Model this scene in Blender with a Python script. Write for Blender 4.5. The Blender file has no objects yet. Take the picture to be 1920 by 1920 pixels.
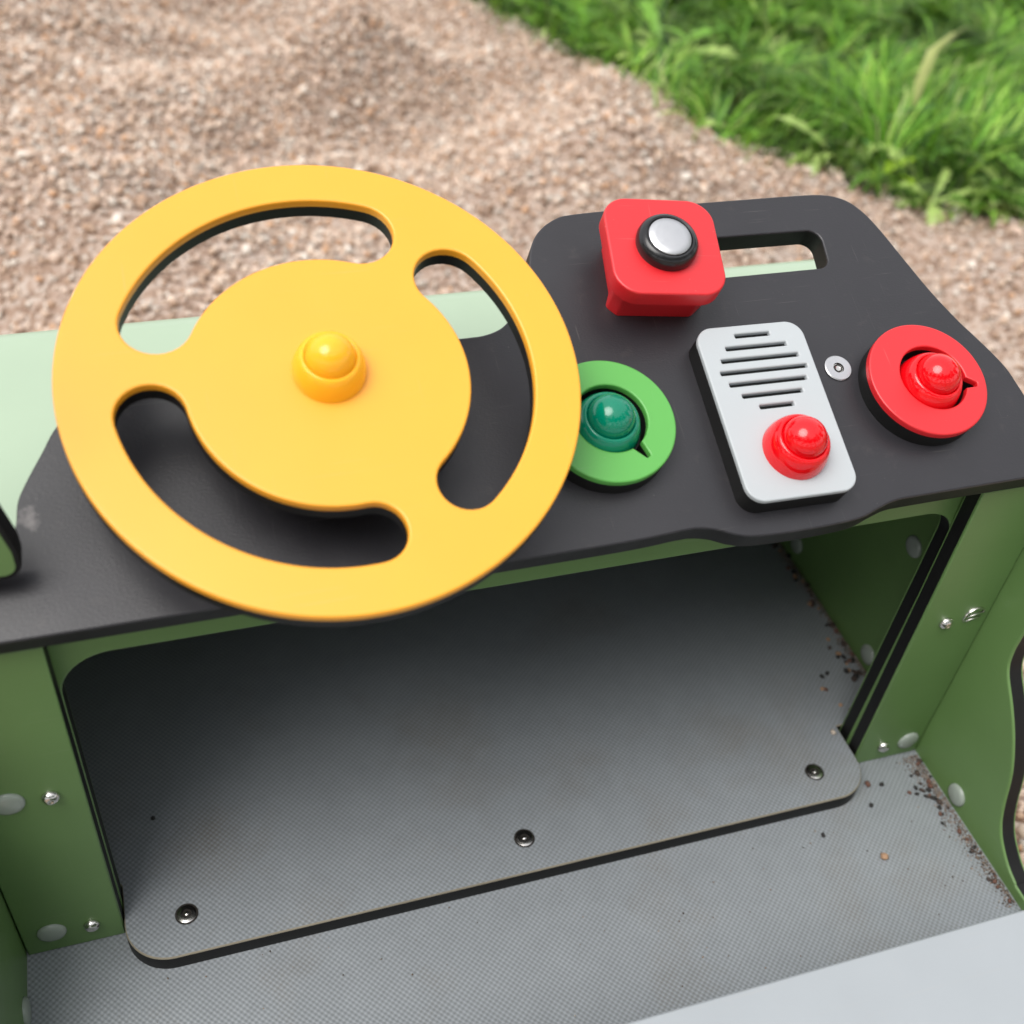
import bpy, math, random
import numpy as np
from mathutils import Matrix, Vector
from mathutils.geometry import tessellate_polygon

sc = bpy.context.scene
rng = np.random.default_rng(7)
random.seed(7)
ZG = 1.0                       # eye height above the gravel

# ------------------------------------------------------------------ camera
RIGHT = Vector((0.95146020, -0.29603166, 0.08419463))
DOWN = Vector((-0.14163927, -0.66403864, -0.73416006))
FWD = Vector((0.27324311, 0.68659882, -0.67373605))
cam_d = bpy.data.cameras.new('camera')
cam = bpy.data.objects.new('camera', cam_d)
sc.collection.objects.link(cam)
M = Matrix.Identity(4)
for i in range(3):
    M[i][0] = RIGHT[i]; M[i][1] = -DOWN[i]; M[i][2] = -FWD[i]
M[2][3] = ZG
cam.matrix_world = M
cam_d.sensor_fit = 'HORIZONTAL'
cam_d.sensor_width = 36.0
cam_d.lens = 36.0 * 2151 / 1920
cam_d.clip_start = 0.02
cam_d.clip_end = 1500
cam_d.dof.use_dof = True
cam_d.dof.focus_distance = 0.82
cam_d.dof.aperture_fstop = 4.7
sc.camera = cam

# ------------------------------------------------------------------ light
SUN_EL, SUN_AZ = math.radians(62), math.radians(246)     # azimuth from +Y towards +X
world = bpy.data.worlds.new('World')
sc.world = world
world.use_nodes = True
wt = world.node_tree
wt.nodes.clear()
sky = wt.nodes.new('ShaderNodeTexSky')
sky.sky_type = 'NISHITA'
sky.sun_disc = False
sky.sun_elevation = SUN_EL
sky.sun_rotation = SUN_AZ
sky.air_density = 1.0
sky.dust_density = 4.0
sky.ozone_density = 1.0
hs = wt.nodes.new('ShaderNodeHueSaturation')
hs.inputs['Saturation'].default_value = 0.22           # overcast: nearly neutral sky
bg = wt.nodes.new('ShaderNodeBackground')
bg.inputs['Strength'].default_value = 0.14
wo = wt.nodes.new('ShaderNodeOutputWorld')
wt.links.new(sky.outputs[0], hs.inputs['Color'])
veil = wt.nodes.new('ShaderNodeMix')                   # even cloud layer over the whole sky
veil.data_type = 'RGBA'
veil.inputs[0].default_value = 0.50
veil.inputs[7].default_value = (7.0, 7.1, 7.3, 1)
wt.links.new(hs.outputs[0], veil.inputs[6])
wt.links.new(veil.outputs[2], bg.inputs['Color'])
wt.links.new(bg.outputs[0], wo.inputs['Surface'])
sun_d = bpy.data.lights.new('sun', 'SUN')
sun_d.energy = 1.5
sun_d.angle = math.radians(42)
sun_d.color = (1.0, 0.965, 0.92)
sun = bpy.data.objects.new('sun', sun_d)
sc.collection.objects.link(sun)
sdir = Vector((math.sin(SUN_AZ) * math.cos(SUN_EL), math.cos(SUN_AZ) * math.cos(SUN_EL), math.sin(SUN_EL)))
sun.rotation_euler = sdir.to_track_quat('Z', 'Y').to_euler()
sun.location = (0, 0, 6)
sc.view_settings.view_transform = 'Standard'
sc.view_settings.look = 'None'
sc.view_settings.gamma = 1.0
sc.view_settings.use_curve_mapping = False
sc.view_settings.exposure = 0.60

# ------------------------------------------------------------------ materials
def new_mat(name):
    m = bpy.data.materials.new(name)
    m.use_nodes = True
    nt = m.node_tree
    return m, nt, nt.nodes['Principled BSDF']

def N(nt, typ, **kw):
    n = nt.nodes.new(typ)
    for k, v in kw.items():
        if k in n.inputs: n.inputs[k].default_value = v
        else: setattr(n, k, v)
    return n

def plastic(name, col, rough=0.42, grain=900.0, bump=0.12, var=0.06, spec=0.5, coat=0.0, sss=0.0, dirt=0.0, brush=None, wear=0.0):
    """moulded or milled plastic: orange-peel relief, faint tone drift, optional dust"""
    m, nt, p = new_mat(name)
    L = nt.links.new
    tc = N(nt, 'ShaderNodeTexCoord')
    n1 = N(nt, 'ShaderNodeTexNoise', Scale=14.0, Detail=4.0)
    L(tc.outputs['Object'], n1.inputs['Vector'])
    mx = N(nt, 'ShaderNodeMix', data_type='RGBA')
    mx.inputs[6].default_value = (*[c * (1 - var) for c in col], 1)
    mx.inputs[7].default_value = (*[min(1, c * (1 + var) + 0.3 * var * var) for c in col], 1)
    L(n1.outputs['Fac'], mx.inputs[0])
    last = mx.outputs[2]
    if dirt > 0:
        n3 = N(nt, 'ShaderNodeTexNoise', Scale=60.0, Detail=6.0, Roughness=0.7)
        L(tc.outputs['Object'], n3.inputs['Vector'])
        rp = N(nt, 'ShaderNodeMapRange')
        rp.inputs[1].default_value = 0.58; rp.inputs[2].default_value = 0.80
        rp.inputs[3].default_value = 0.0; rp.inputs[4].default_value = dirt
        L(n3.outputs['Fac'], rp.inputs[0])
        m2 = N(nt, 'ShaderNodeMix', data_type='RGBA')
        m2.inputs[7].default_value = (0.30, 0.26, 0.22, 1)
        L(rp.outputs[0], m2.inputs[0]); L(last, m2.inputs[6])
        last = m2.outputs[2]
    if wear > 0:        # fine hairline scratches and specks of dust
        for rot, scl, lo, amt in ((0.5, (14, 900, 300), 0.70, 1.0), (-0.9, (700, 18, 300), 0.71, 0.8), (0.2, (420, 420, 420), 0.74, 1.6)):
            mq = N(nt, 'ShaderNodeMapping'); mq.inputs['Scale'].default_value = scl; mq.inputs['Rotation'].default_value = (0, 0, rot)
            L(tc.outputs['Object'], mq.inputs['Vector'])
            nq = N(nt, 'ShaderNodeTexNoise', Scale=1.0, Detail=2.0, Roughness=0.5); L(mq.outputs[0], nq.inputs['Vector'])
            rq = N(nt, 'ShaderNodeMapRange')
            rq.inputs[1].default_value = lo; rq.inputs[2].default_value = lo + 0.06
            rq.inputs[3].default_value = 0.0; rq.inputs[4].default_value = min(1.0, wear * amt)
            L(nq.outputs['Fac'], rq.inputs[0])
            mw = N(nt, 'ShaderNodeMix', data_type='RGBA')
            mw.inputs[7].default_value = (0.42, 0.39, 0.35, 1)
            L(rq.outputs[0], mw.inputs[0]); L(last, mw.inputs[6]); last = mw.outputs[2]
    L(last, p.inputs['Base Color'])
    mp = N(nt, 'ShaderNodeMapping')
    if brush: mp.inputs['Scale'].default_value = brush
    L(tc.outputs['Object'], mp.inputs['Vector'])
    n2 = N(nt, 'ShaderNodeTexNoise', Scale=grain, Detail=2.0)
    L(mp.outputs[0], n2.inputs['Vector'])
    bp = N(nt, 'ShaderNodeBump', Strength=bump, Distance=0.0004)
    L(n2.outputs['Fac'], bp.inputs['Height'])
    L(bp.outputs[0], p.inputs['Normal'])
    n4 = N(nt, 'ShaderNodeTexNoise', Scale=35.0, Detail=5.0)
    L(tc.outputs['Object'], n4.inputs['Vector'])
    r2 = N(nt, 'ShaderNodeMapRange')
    r2.inputs[3].default_value = rough * 0.85; r2.inputs[4].default_value = rough * 1.15
    L(n4.outputs['Fac'], r2.inputs[0]); L(r2.outputs[0], p.inputs['Roughness'])
    p.inputs['Specular IOR Level'].default_value = spec
    p.inputs['Coat Weight'].default_value = coat
    p.inputs['Coat Roughness'].default_value = 0.04
    if sss > 0:
        p.inputs['Subsurface Weight'].default_value = sss
        p.inputs['Subsurface Radius'].default_value = (0.006, 0.004, 0.001)
        p.inputs['Subsurface Scale'].default_value = 1.0
    return m

def metal(name, col, rough):
    m, nt, p = new_mat(name)
    p.inputs['Base Color'].default_value = (*col, 1)
    p.inputs['Metallic'].default_value = 1.0
    n = N(nt, 'ShaderNodeTexNoise', Scale=400.0, Detail=4.0)
    tc = N(nt, 'ShaderNodeTexCoord')
    nt.links.new(tc.outputs['Object'], n.inputs['Vector'])
    r = N(nt, 'ShaderNodeMapRange')
    r.inputs[3].default_value = rough * 0.7; r.inputs[4].default_value = rough * 1.4
    nt.links.new(n.outputs['Fac'], r.inputs[0]); nt.links.new(r.outputs[0], p.inputs['Roughness'])
    return m

def tread(name, col):
    """anti-slip film: small raised lozenges in a fine mesh"""
    m, nt, p = new_mat(name)
    L = nt.links.new
    tc = N(nt, 'ShaderNodeTexCoord')
    sp = N(nt, 'ShaderNodeSeparateXYZ'); L(tc.outputs['Object'], sp.inputs[0])
    def math_(op, a, b=None):
        n = N(nt, 'ShaderNodeMath', operation=op)
        for i, v in enumerate((a, b)):
            if v is None: continue
            if isinstance(v, (int, float)): n.inputs[i].default_value = v
            else: L(v, n.inputs[i])
        return n.outputs[0]
    k = 2 * math.pi / 0.0047
    a = math_('MULTIPLY', sp.outputs[0], k); b = math_('MULTIPLY', sp.outputs[1], k)
    s = math_('MULTIPLY', math_('SINE', a), math_('SINE', math_('ADD', b, math_('MULTIPLY', a, 0.12))))
    s = math_('ADD', math_('MULTIPLY', s, 0.5), 0.5)
    n1 = N(nt, 'ShaderNodeTexNoise', Scale=7.0, Detail=8.0, Roughness=0.62)
    L(tc.outputs['Object'], n1.inputs['Vector'])
    n2 = N(nt, 'ShaderNodeTexNoise', Scale=45.0, Detail=6.0, Roughness=0.7)
    L(tc.outputs['Object'], n2.inputs['Vector'])
    g = N(nt, 'ShaderNodeMix', data_type='RGBA')
    g.inputs[6].default_value = (*[c * 0.72 for c in col], 1)
    g.inputs[7].default_value = (*[c * 1.22 for c in col], 1)
    L(s, g.inputs[0])
    # brown grime sits in the grooves of worn patches
    rp = N(nt, 'ShaderNodeMapRange')
    rp.inputs[1].default_value = 0.53; rp.inputs[2].default_value = 0.78
    rp.inputs[3].default_value = 0.0; rp.inputs[4].default_value = 0.62
    L(n1.outputs['Fac'], rp.inputs[0])
    gr = math_('MULTIPLY', rp.outputs[0], math_('SUBTRACT', 1.15, s))
    d = N(nt, 'ShaderNodeMix', data_type='RGBA')
    d.inputs[7].default_value = (0.16, 0.125, 0.085, 1)
    L(gr, d.inputs[0]); L(g.outputs[2], d.inputs[6])
    v = N(nt, 'ShaderNodeMix', data_type='RGBA', blend_type='MULTIPLY')
    v.inputs[0].default_value = 1.0
    r3 = N(nt, 'ShaderNodeMapRange')
    r3.inputs[3].default_value = 0.86; r3.inputs[4].default_value = 1.12
    L(n2.outputs['Fac'], r3.inputs[0])
    L(d.outputs[2], v.inputs[6]); L(r3.outputs[0], v.inputs[7])
    L(v.outputs[2], p.inputs['Base Color'])
    p.inputs['Roughness'].default_value = 0.48
    bp = N(nt, 'ShaderNodeBump', Strength=0.45, Distance=0.0007)
    L(s, bp.inputs['Height']); L(bp.outputs[0], p.inputs['Normal'])
    return m

MAT = dict(
    yellow=plastic('yellow sheet plastic', (0.88, 0.385, 0.014), 0.42, bump=0.14, var=0.05, spec=0.78, wear=0.12),
    core=plastic('black core plastic', (0.007, 0.007, 0.007), 0.5, bump=0.2, spec=0.28),
    black=plastic('black grained plastic', (0.013, 0.012, 0.0155), 0.40, grain=800.0, bump=0.30, var=0.15, dirt=0.07, brush=(0.6, 1, 1), spec=0.62, wear=0.12),
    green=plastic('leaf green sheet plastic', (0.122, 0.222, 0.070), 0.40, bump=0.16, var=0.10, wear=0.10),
    disc_green=plastic('bright green sheet plastic', (0.10, 0.38, 0.07), 0.42, bump=0.14, var=0.05, spec=0.6, wear=0.14),
    red=plastic('red sheet plastic', (0.64, 0.010, 0.016), 0.42, bump=0.14, var=0.06, spec=0.72, wear=0.14),
    grey=plastic('light grey sheet plastic', (0.43, 0.46, 0.475), 0.42, bump=0.12, var=0.03, wear=0.25),
    sheen_green=plastic('green sheet with sky sheen', (0.365, 0.465, 0.335), 0.36, bump=0.12, var=0.05, wear=0.10),  # bonnet green with the sky's sheen mixed into its base colour
    seat=plastic('shaded grey seat sheet', (0.335, 0.36, 0.38), 0.40, bump=0.16, var=0.06, wear=0.22),  # same light grey sheet, darkened here for the shade over the seat
    knob_red=plastic('glossy red moulding', (0.74, 0.003, 0.008), 0.09, bump=0.0, var=0.02, coat=0.15),
    knob_green=plastic('glossy green moulding', (0.0, 0.20, 0.115), 0.09, bump=0.0, var=0.04, coat=0.15),
    knob_yellow=plastic('translucent amber moulding', (0.95, 0.47, 0.02), 0.14, bump=0.0, var=0.02, sss=0.5),
    rubber=plastic('black smooth ring plastic', (0.010, 0.010, 0.011), 0.22, bump=0.05),
    cap=plastic('clear grey screw cover', (0.30, 0.34, 0.30), 0.22, bump=0.05, var=0.1),
    steel=metal('stainless steel', (0.72, 0.70, 0.67), 0.22),
    satin=metal('worn nickel', (0.62, 0.62, 0.63), 0.38),
    socket=plastic('dark screw socket', (0.02, 0.017, 0.014), 0.5),
    tread=tread('grey anti-slip film', (0.240, 0.260, 0.276)),
    worn=plastic('worn plywood edge', (0.24, 0.21, 0.155), 0.7, var=0.25),
    plated=plastic('white lacquered screw head', (0.72, 0.70, 0.66), 0.35, var=0.05),
)

def add_scuff(m, x, y, r):
    nt = m.node_tree; p = nt.nodes['Principled BSDF']; L = nt.links.new
    src = p.inputs['Base Color'].links[0].from_socket
    tc = N(nt, 'ShaderNodeTexCoord')
    vd = N(nt, 'ShaderNodeVectorMath', operation='DISTANCE'); vd.inputs[1].default_value = (x, y, 0)
    L(tc.outputs['Object'], vd.inputs[0])
    r1 = N(nt, 'ShaderNodeMapRange'); r1.inputs[1].default_value = 0; r1.inputs[2].default_value = r; r1.inputs[3].default_value = 0.30; r1.inputs[4].default_value = -0.25
    L(vd.outputs['Value'], r1.inputs[0])
    nz = N(nt, 'ShaderNodeTexNoise', Scale=130.0, Detail=5.0); L(tc.outputs['Object'], nz.inputs['Vector'])
    ad = N(nt, 'ShaderNodeMath', operation='ADD'); L(r1.outputs[0], ad.inputs[0]); L(nz.outputs['Fac'], ad.inputs[1])
    r2 = N(nt, 'ShaderNodeMapRange'); r2.inputs[1].default_value = 0.60; r2.inputs[2].default_value = 0.85; r2.inputs[4].default_value = 0.38
    L(ad.outputs[0], r2.inputs[0])
    mx = N(nt, 'ShaderNodeMix', data_type='RGBA'); mx.inputs[7].default_value = (0.42, 0.38, 0.37, 1)
    L(r2.outputs[0], mx.inputs[0]); L(src, mx.inputs[6]); L(mx.outputs[2], p.inputs['Base Color'])
add_scuff(MAT['black'], -0.176, -0.040, 0.020)

# ------------------------------------------------------------------ mesh helpers
col = sc.collection
WM = {}
def link(o, parent=None, frame=None):
    col.objects.link(o)
    f = frame if frame is not None else Matrix.Identity(4)
    WM[o] = f
    if parent is not None:
        o.parent = parent
        o.matrix_basis = WM[parent].inverted() @ f
    else:
        o.matrix_basis = f
    return o

def empty(name, loc, label, cat, group=None):
    o = bpy.data.objects.new(name, None)
    o.empty_display_size = 0.05
    link(o, None, Matrix.Translation(loc))
    o['label'] = label; o['category'] = cat
    if group: o['group'] = group
    return o

def mesh_obj(name, verts, faces, mats, parent, frame, fm=None, smooth=None, label=None):
    me = bpy.data.meshes.new(name)
    me.from_pydata([tuple(v) for v in verts], [], faces)
    for m in mats: me.materials.append(MAT[m] if isinstance(m, str) else m)
    if fm is not None: me.polygons.foreach_set('material_index', fm)
    if smooth is not None: me.polygons.foreach_set('use_smooth', smooth)
    me.update()
    o = bpy.data.objects.new(name, me)
    link(o, parent, frame)
    if label: o['label'] = label
    return o

def area(L): return 0.5 * sum(a[0] * b[1] - b[0] * a[1] for a, b in zip(L, L[1:] + L[:1]))

def inset(loop, d):
    if d == 0: return loop
    n = len(loop); out = []
    for i in range(n):
        p0, p1, p2 = Vector(loop[i - 1]), Vector(loop[i]), Vector(loop[(i + 1) % n])
        e1 = (p1 - p0).normalized(); e2 = (p2 - p1).normalized()
        n1 = Vector((-e1.y, e1.x)); n2 = Vector((-e2.y, e2.x))
        b = (n1 + n2)
        if b.length < 1e-6: b = n1
        b.normalize()
        k = max(0.5, b.dot(n1))
        out.append(tuple(p1 + b * (d / k)))
    return out

def slab(name, outline, prof, mats, parent, frame, holes=(), bot_mat=0, top_mat=None, label=None):
    """extruded plate. prof: list of (w, inset, material index of the wall above this ring)"""
    loops = [list(outline) if area(list(outline)) > 0 else list(outline)[::-1]]
    for h in holes:
        h = list(h); loops.append(h if area(h) < 0 else h[::-1])
    V, F, FM, SM = [], [], [], []
    rings = []
    for (w, ins, mi) in prof:
        r = []
        for lp in loops:
            pts = inset(lp, ins)
            r.append((len(V), len(pts)))
            V += [(x, y, w) for x, y in pts]
        rings.append(r)
    for k in range(len(prof) - 1):
        for (a, n), (b, _) in zip(rings[k], rings[k + 1]):
            for i in range(n):
                j = (i + 1) % n
                F.append((a + i, a + j, b + j, b + i)); FM.append(prof[k][2]); SM.append(True)
    for ring, flip, mi in ((rings[0], True, bot_mat), (rings[-1], False, prof[-1][2] if top_mat is None else top_mat)):
        polys = [[Vector(V[a + i]) for i in range(n)] for a, n in ring]
        idx = [a + i for a, n in ring for i in range(n)]
        for t in tessellate_polygon(polys):
            t = [idx[i] for i in t]
            v = [Vector(V[i]) for i in t]
            up = (v[1] - v[0]).cross(v[2] - v[0]).z > 0
            if up == flip: t = t[::-1]
            F.append(tuple(t)); FM.append(mi); SM.append(False)
    o = mesh_obj(name, V, F, mats, parent, frame, FM, SM, label)
    me = o.data
    me.set_sharp_from_angle(angle=math.radians(38))
    me.polygons.foreach_set('use_smooth', SM)
    cap = {tuple(sorted(k)) for p, sm in zip(me.polygons, SM) if not sm for k in p.edge_keys}
    for e in me.edges:
        if tuple(sorted(e.vertices)) in cap: e.use_edge_sharp = True
    return o

def rnd_top(w0, w1, b, mi, seg=4):
    """ring profile from w0 up to w1 with a rounded top edge of radius b"""
    out = [(w0, 0.0, mi)]
    for k in range(seg + 1):
        a = math.pi / 2 * k / seg
        out.append((w1 - b + b * math.sin(a), b * (1 - math.cos(a)), mi))
    return out

def circle(cx, cy, r, n=96, ph=0.0):
    return [(cx + r * math.cos(2 * math.pi * i / n + ph), cy + r * math.sin(2 * math.pi * i / n + ph)) for i in range(n)]

def rpoly(pts, seg=10):
    """polygon [(x, y, corner radius)] with rounded corners"""
    out = []; n = len(pts)
    for i in range(n):
        p = Vector(pts[i][:2]); r = pts[i][2]
        a = Vector(pts[i - 1][:2]) - p; b = Vector(pts[(i + 1) % n][:2]) - p
        if r <= 1e-6: out.append(tuple(p)); continue
        la, lb = a.length, b.length; a.normalize(); b.normalize()
        ang = a.angle(b); d = min(r / math.tan(ang / 2), la * 0.5, lb * 0.5); r = d * math.tan(ang / 2)
        c = p + (a + b).normalized() * (r / math.sin(ang / 2))
        s = p + a * d - c; e = p + b * d - c
        tot = s.angle(e); sg = 1 if s.x * e.y - s.y * e.x > 0 else -1
        for k in range(seg + 1):
            t = sg * tot * k / seg
            out.append((c.x + s.x * math.cos(t) - s.y * math.sin(t), c.y + s.x * math.sin(t) + s.y * math.cos(t)))
    return out

def spline(P, seg=6):
    """Catmull-Rom through open list of points"""
    P = [Vector(p) for p in P]; out = []
    for i in range(len(P) - 1):
        p0 = P[max(i - 1, 0)]; p1 = P[i]; p2 = P[i + 1]; p3 = P[min(i + 2, len(P) - 1)]
        for k in range(seg):
            t = k / seg
            out.append(tuple(0.5 * ((2 * p1) + (p2 - p0) * t + (2 * p0 - 5 * p1 + 4 * p2 - p3) * t * t + (3 * p1 - p0 - 3 * p2 + p3) * t ** 3)))
    out.append(tuple(P[-1]))
    return out

def lathe(name, prof, mats, parent, frame, seg=48, fm=None, label=None, sharp=40):
    V, F, FM = [], [], []
    ids = []
    for r, w in prof:
        if r < 1e-7: ids.append([len(V)]); V.append((0, 0, w))
        else:
            ids.append(list(range(len(V), len(V) + seg)))
            V += [(r * math.cos(2 * math.pi * i / seg), r * math.sin(2 * math.pi * i / seg), w) for i in range(seg)]
    for k in range(len(prof) - 1):
        a, b = ids[k], ids[k + 1]; mi = fm[k] if fm else 0
        for i in range(seg):
            j = (i + 1) % seg
            if len(a) == 1 and len(b) == 1: continue
            if len(a) == 1: F.append((a[0], b[j], b[i])[::-1])
            elif len(b) == 1: F.append((a[i], a[j], b[0]))
            else: F.append((a[i], a[j], b[j], b[i]))
            FM.append(mi)
    o = mesh_obj(name, V, F, mats, parent, frame, FM, [True] * len(F), label)
    o.data.set_sharp_from_angle(angle=math.radians(sharp))
    return o

def copy_part(o, parent, frame):
    c = o.copy()
    link(c, parent, frame)
    for ch in list(o.children):
        copy_part(ch, c, frame @ WM[o].inverted() @ WM[ch])
    return c

def fr(origin, x, y, z):
    m = Matrix.Identity(4)
    for i in range(3): m[i][0] = x[i]; m[i][1] = y[i]; m[i][2] = z[i]; m[i][3] = origin[i]
    return m

# ------------------------------------------------------------------ ground
def vnoise(x, y, seed=0):
    r = np.random.default_rng(seed); T = r.random((64, 64))
    xi = np.floor(x).astype(int); yi = np.floor(y).astype(int); fx = x - xi; fy = y - yi
    fx = fx * fx * (3 - 2 * fx); fy = fy * fy * (3 - 2 * fy)
    g = lambda a, b: T[a % 64, b % 64]
    return (g(xi, yi) * (1 - fx) + g(xi + 1, yi) * fx) * (1 - fy) + (g(xi, yi + 1) * (1 - fx) + g(xi + 1, yi + 1) * fx) * fy

# edge of the lawn (where the gravel stops)
EDGE = np.array([(-7, 18), (-1.2, 6.8), (0.35, 3.75), (0.77, 3.10), (0.92, 2.80), (1.03, 2.50), (1.10, 2.31), (1.17, 2.11), (1.25, 1.96), (1.35, 1.83),
                 (1.45, 1.74), (1.59, 1.65), (1.70, 1.59), (1.88, 1.46), (2.2, 1.20), (3.2, 0.30), (6, -2.2), (16, -11)])
def height(x, y):
    x = np.asarray(x, float); y = np.asarray(y, float)
    c, s = math.cos(0.5), math.sin(0.5); u = x * c + y * s; v = -x * s + y * c
    h = (vnoise(u * 2.4, v * 4.0, 1) - 0.5) * 0.24 + (vnoise(u * 6.5 + 9, v * 9 + 4, 2) - 0.5) * 0.05
    m = np.clip((y - 0.95) / 0.5, 0, 1) * np.clip((9 - np.hypot(x - 1, y - 2)) / 4, 0, 1)
    d = np.interp(x, EDGE[:, 0], EDGE[:, 1]) - y
    return h * m * np.clip(d / 0.45, 0.22, 1)

def soil_mat():
    m, nt, p = new_mat('loose pea gravel bed')
    L = nt.links.new
    tc = N(nt, 'ShaderNodeTexCoord')
    v = N(nt, 'ShaderNodeTexVoronoi', Scale=105.0)
    L(tc.outputs['Object'], v.inputs['Vector'])
    sp = N(nt, 'ShaderNodeSeparateColor'); L(v.outputs['Color'], sp.inputs[0])
    cr = N(nt, 'ShaderNodeValToRGB')
    e = cr.color_ramp.elements
    e[0].color = (0.17, 0.11, 0.075, 1); e[1].color = (0.50, 0.42, 0.36, 1)
    for pos, c in ((0.35, (0.32, 0.215, 0.155, 1)), (0.65, (0.42, 0.32, 0.26, 1))):
        q = e.new(pos); q.color = c
    L(sp.outputs[0], cr.inputs[0]); L(cr.outputs[0], p.inputs['Base Color'])
    bp = N(nt, 'ShaderNodeBump', Strength=1.0, Distance=0.004); bp.invert = True
    L(v.outputs['Distance'], bp.inputs['Height']); L(bp.outputs[0], p.inputs['Normal'])
    p.inputs['Roughness'].default_value = 0.85
    return m

gx = np.concatenate([[-400, -120, -40, -15, -6, -3], np.arange(-1.6, 3.6, 0.035), [5, 9, 20, 60, 150, 400]])
gy = np.concatenate([[-400, -120, -40, -15, -6, -2, -0.5], np.arange(0.3, 4.6, 0.035), [6, 9, 20, 60, 150, 400]])
X, Y = np.meshgrid(gx, gy); Zh = height(X, Y)
nx = len(gx)
GV = np.c_[X.ravel(), Y.ravel(), Zh.ravel()]
GF = [(j * nx + i, j * nx + i + 1, (j + 1) * nx + i + 1, (j + 1) * nx + i) for j in range(len(gy) - 1) for i in range(nx - 1)]
g = mesh_obj('ground', GV, GF, [soil_mat()], None, None, None, [True] * len(GF))
g['kind'] = 'structure'

es = np.r_[0, np.cumsum(np.hypot(*np.diff(EDGE, axis=0).T))]
def edge(s): return np.c_[np.interp(s, es, EDGE[:, 0]), np.interp(s, es, EDGE[:, 1])]
def lawn_pt(s, t):
    p = edge(np.asarray(s)); t = np.asarray(t)[:, None] if np.ndim(t) else t
    return p + t * np.array([[0.72, 0.69]])

def lawn_mat():
    m, nt, p = new_mat('turf soil')
    n = N(nt, 'ShaderNodeTexNoise', Scale=40.0, Detail=6.0)
    cr = N(nt, 'ShaderNodeValToRGB')
    cr.color_ramp.elements[0].color = (0.020, 0.035, 0.010, 1)
    cr.color_ramp.elements[1].color = (0.07, 0.12, 0.022, 1)
    nt.links.new(n.outputs['Fac'], cr.inputs[0]); nt.links.new(cr.outputs[0], p.inputs['Base Color'])
    p.inputs['Roughness'].default_value = 0.9
    return m
S = np.concatenate([np.linspace(0, es[2], 6)[:-1], np.linspace(es[2], es[14], 70), np.linspace(es[14], es[-1], 6)[1:]])
Tt = np.array([0, 0.05, 0.1, 0.2, 0.4, 0.7, 1.1, 1.7, 2.6, 6, 20, 60, 200])
LV = []
for s in S:
    for t in Tt:
        x, y = lawn_pt([s], t)[0]
        j = 0.02 * math.sin(s * 37) * (t == 0)
        LV.append((x + j, y - j, float(height(x, y)) + 0.004 + 0.012 * min(1, t / 0.2)))
nt_ = len(Tt)
LF = [(i * nt_ + j, (i + 1) * nt_ + j, (i + 1) * nt_ + j + 1, i * nt_ + j + 1) for i in range(len(S) - 1) for j in range(nt_ - 1)]
lw = mesh_obj('lawn', LV, LF, [lawn_mat()], None, None, None, [True] * len(LF))
lw['kind'] = 'structure'

def attr_mat(name, rough, spec=0.4, trans=0.0):
    m, nt, p = new_mat(name)
    a = N(nt, 'ShaderNodeAttribute', attribute_name='tone')
    nt.links.new(a.outputs['Color'], p.inputs['Base Color'])
    p.inputs['Roughness'].default_value = rough
    p.inputs['Specular IOR Level'].default_value = spec
    if trans:
        tb = N(nt, 'ShaderNodeBsdfTranslucent')
        nt.links.new(a.outputs['Color'], tb.inputs['Color'])
        ms = N(nt, 'ShaderNodeMixShader'); ms.inputs[0].default_value = trans
        out = nt.nodes['Material Output']
        nt.links.new(p.outputs[0], ms.inputs[1]); nt.links.new(tb.outputs[0], ms.inputs[2])
        nt.links.new(ms.outputs[0], out.inputs['Surface'])
    return m

def big_mesh(name, V, F, tone, mat, smooth=True):
    """V (n,3), F (m,3 or 4), tone (n,3) per vertex"""
    me = bpy.data.meshes.new(name)
    m, k = F.shape
    me.vertices.add(len(V)); me.vertices.foreach_set('co', V.astype(np.float32).ravel())
    me.loops.add(m * k); me.loops.foreach_set('vertex_index', F.astype(np.int32).ravel())
    me.polygons.add(m); me.polygons.foreach_set('loop_start', (np.arange(m) * k).astype(np.int32))
    me.update(calc_edges=True)
    me.polygons.foreach_set('use_smooth', np.full(m, smooth))
    at = me.attributes.new('tone', 'FLOAT_COLOR', 'POINT')
    at.data.foreach_set('color', np.c_[tone, np.ones(len(tone))].astype(np.float32).ravel())
    me.materials.append(mat)
    o = bpy.data.objects.new(name, me)
    link(o)
    return o

# --- gravel: every pebble is a small stone
t_ = (1 + 5 ** 0.5) / 2
ICO = np.array([(-1, t_, 0), (1, t_, 0), (-1, -t_, 0), (1, -t_, 0), (0, -1, t_), (0, 1, t_), (0, -1, -t_), (0, 1, -t_), (t_, 0, -1), (t_, 0, 1), (-t_, 0, -1), (-t_, 0, 1)]) / math.hypot(1, t_)
ICF = np.array([(0, 11, 5), (0, 5, 1), (0, 1, 7), (0, 7, 10), (0, 10, 11), (1, 5, 9), (5, 11, 4), (11, 10, 2), (10, 7, 6), (7, 1, 8), (3, 9, 4), (3, 4, 2), (3, 2, 6), (3, 6, 8), (3, 8, 9), (4, 9, 5), (2, 4, 11), (6, 2, 10), (8, 6, 7), (9, 8, 1)])
PAL = np.array([(0.60, 0.485, 0.395), (0.56, 0.43, 0.345), (0.51, 0.375, 0.28), (0.49, 0.43, 0.37), (0.42, 0.285, 0.20), (0.32, 0.215, 0.15), (0.54, 0.33, 0.20), (0.70, 0.635, 0.56)])
PW = np.array([0.22, 0.2, 0.17, 0.13, 0.1, 0.07, 0.05, 0.06])
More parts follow.
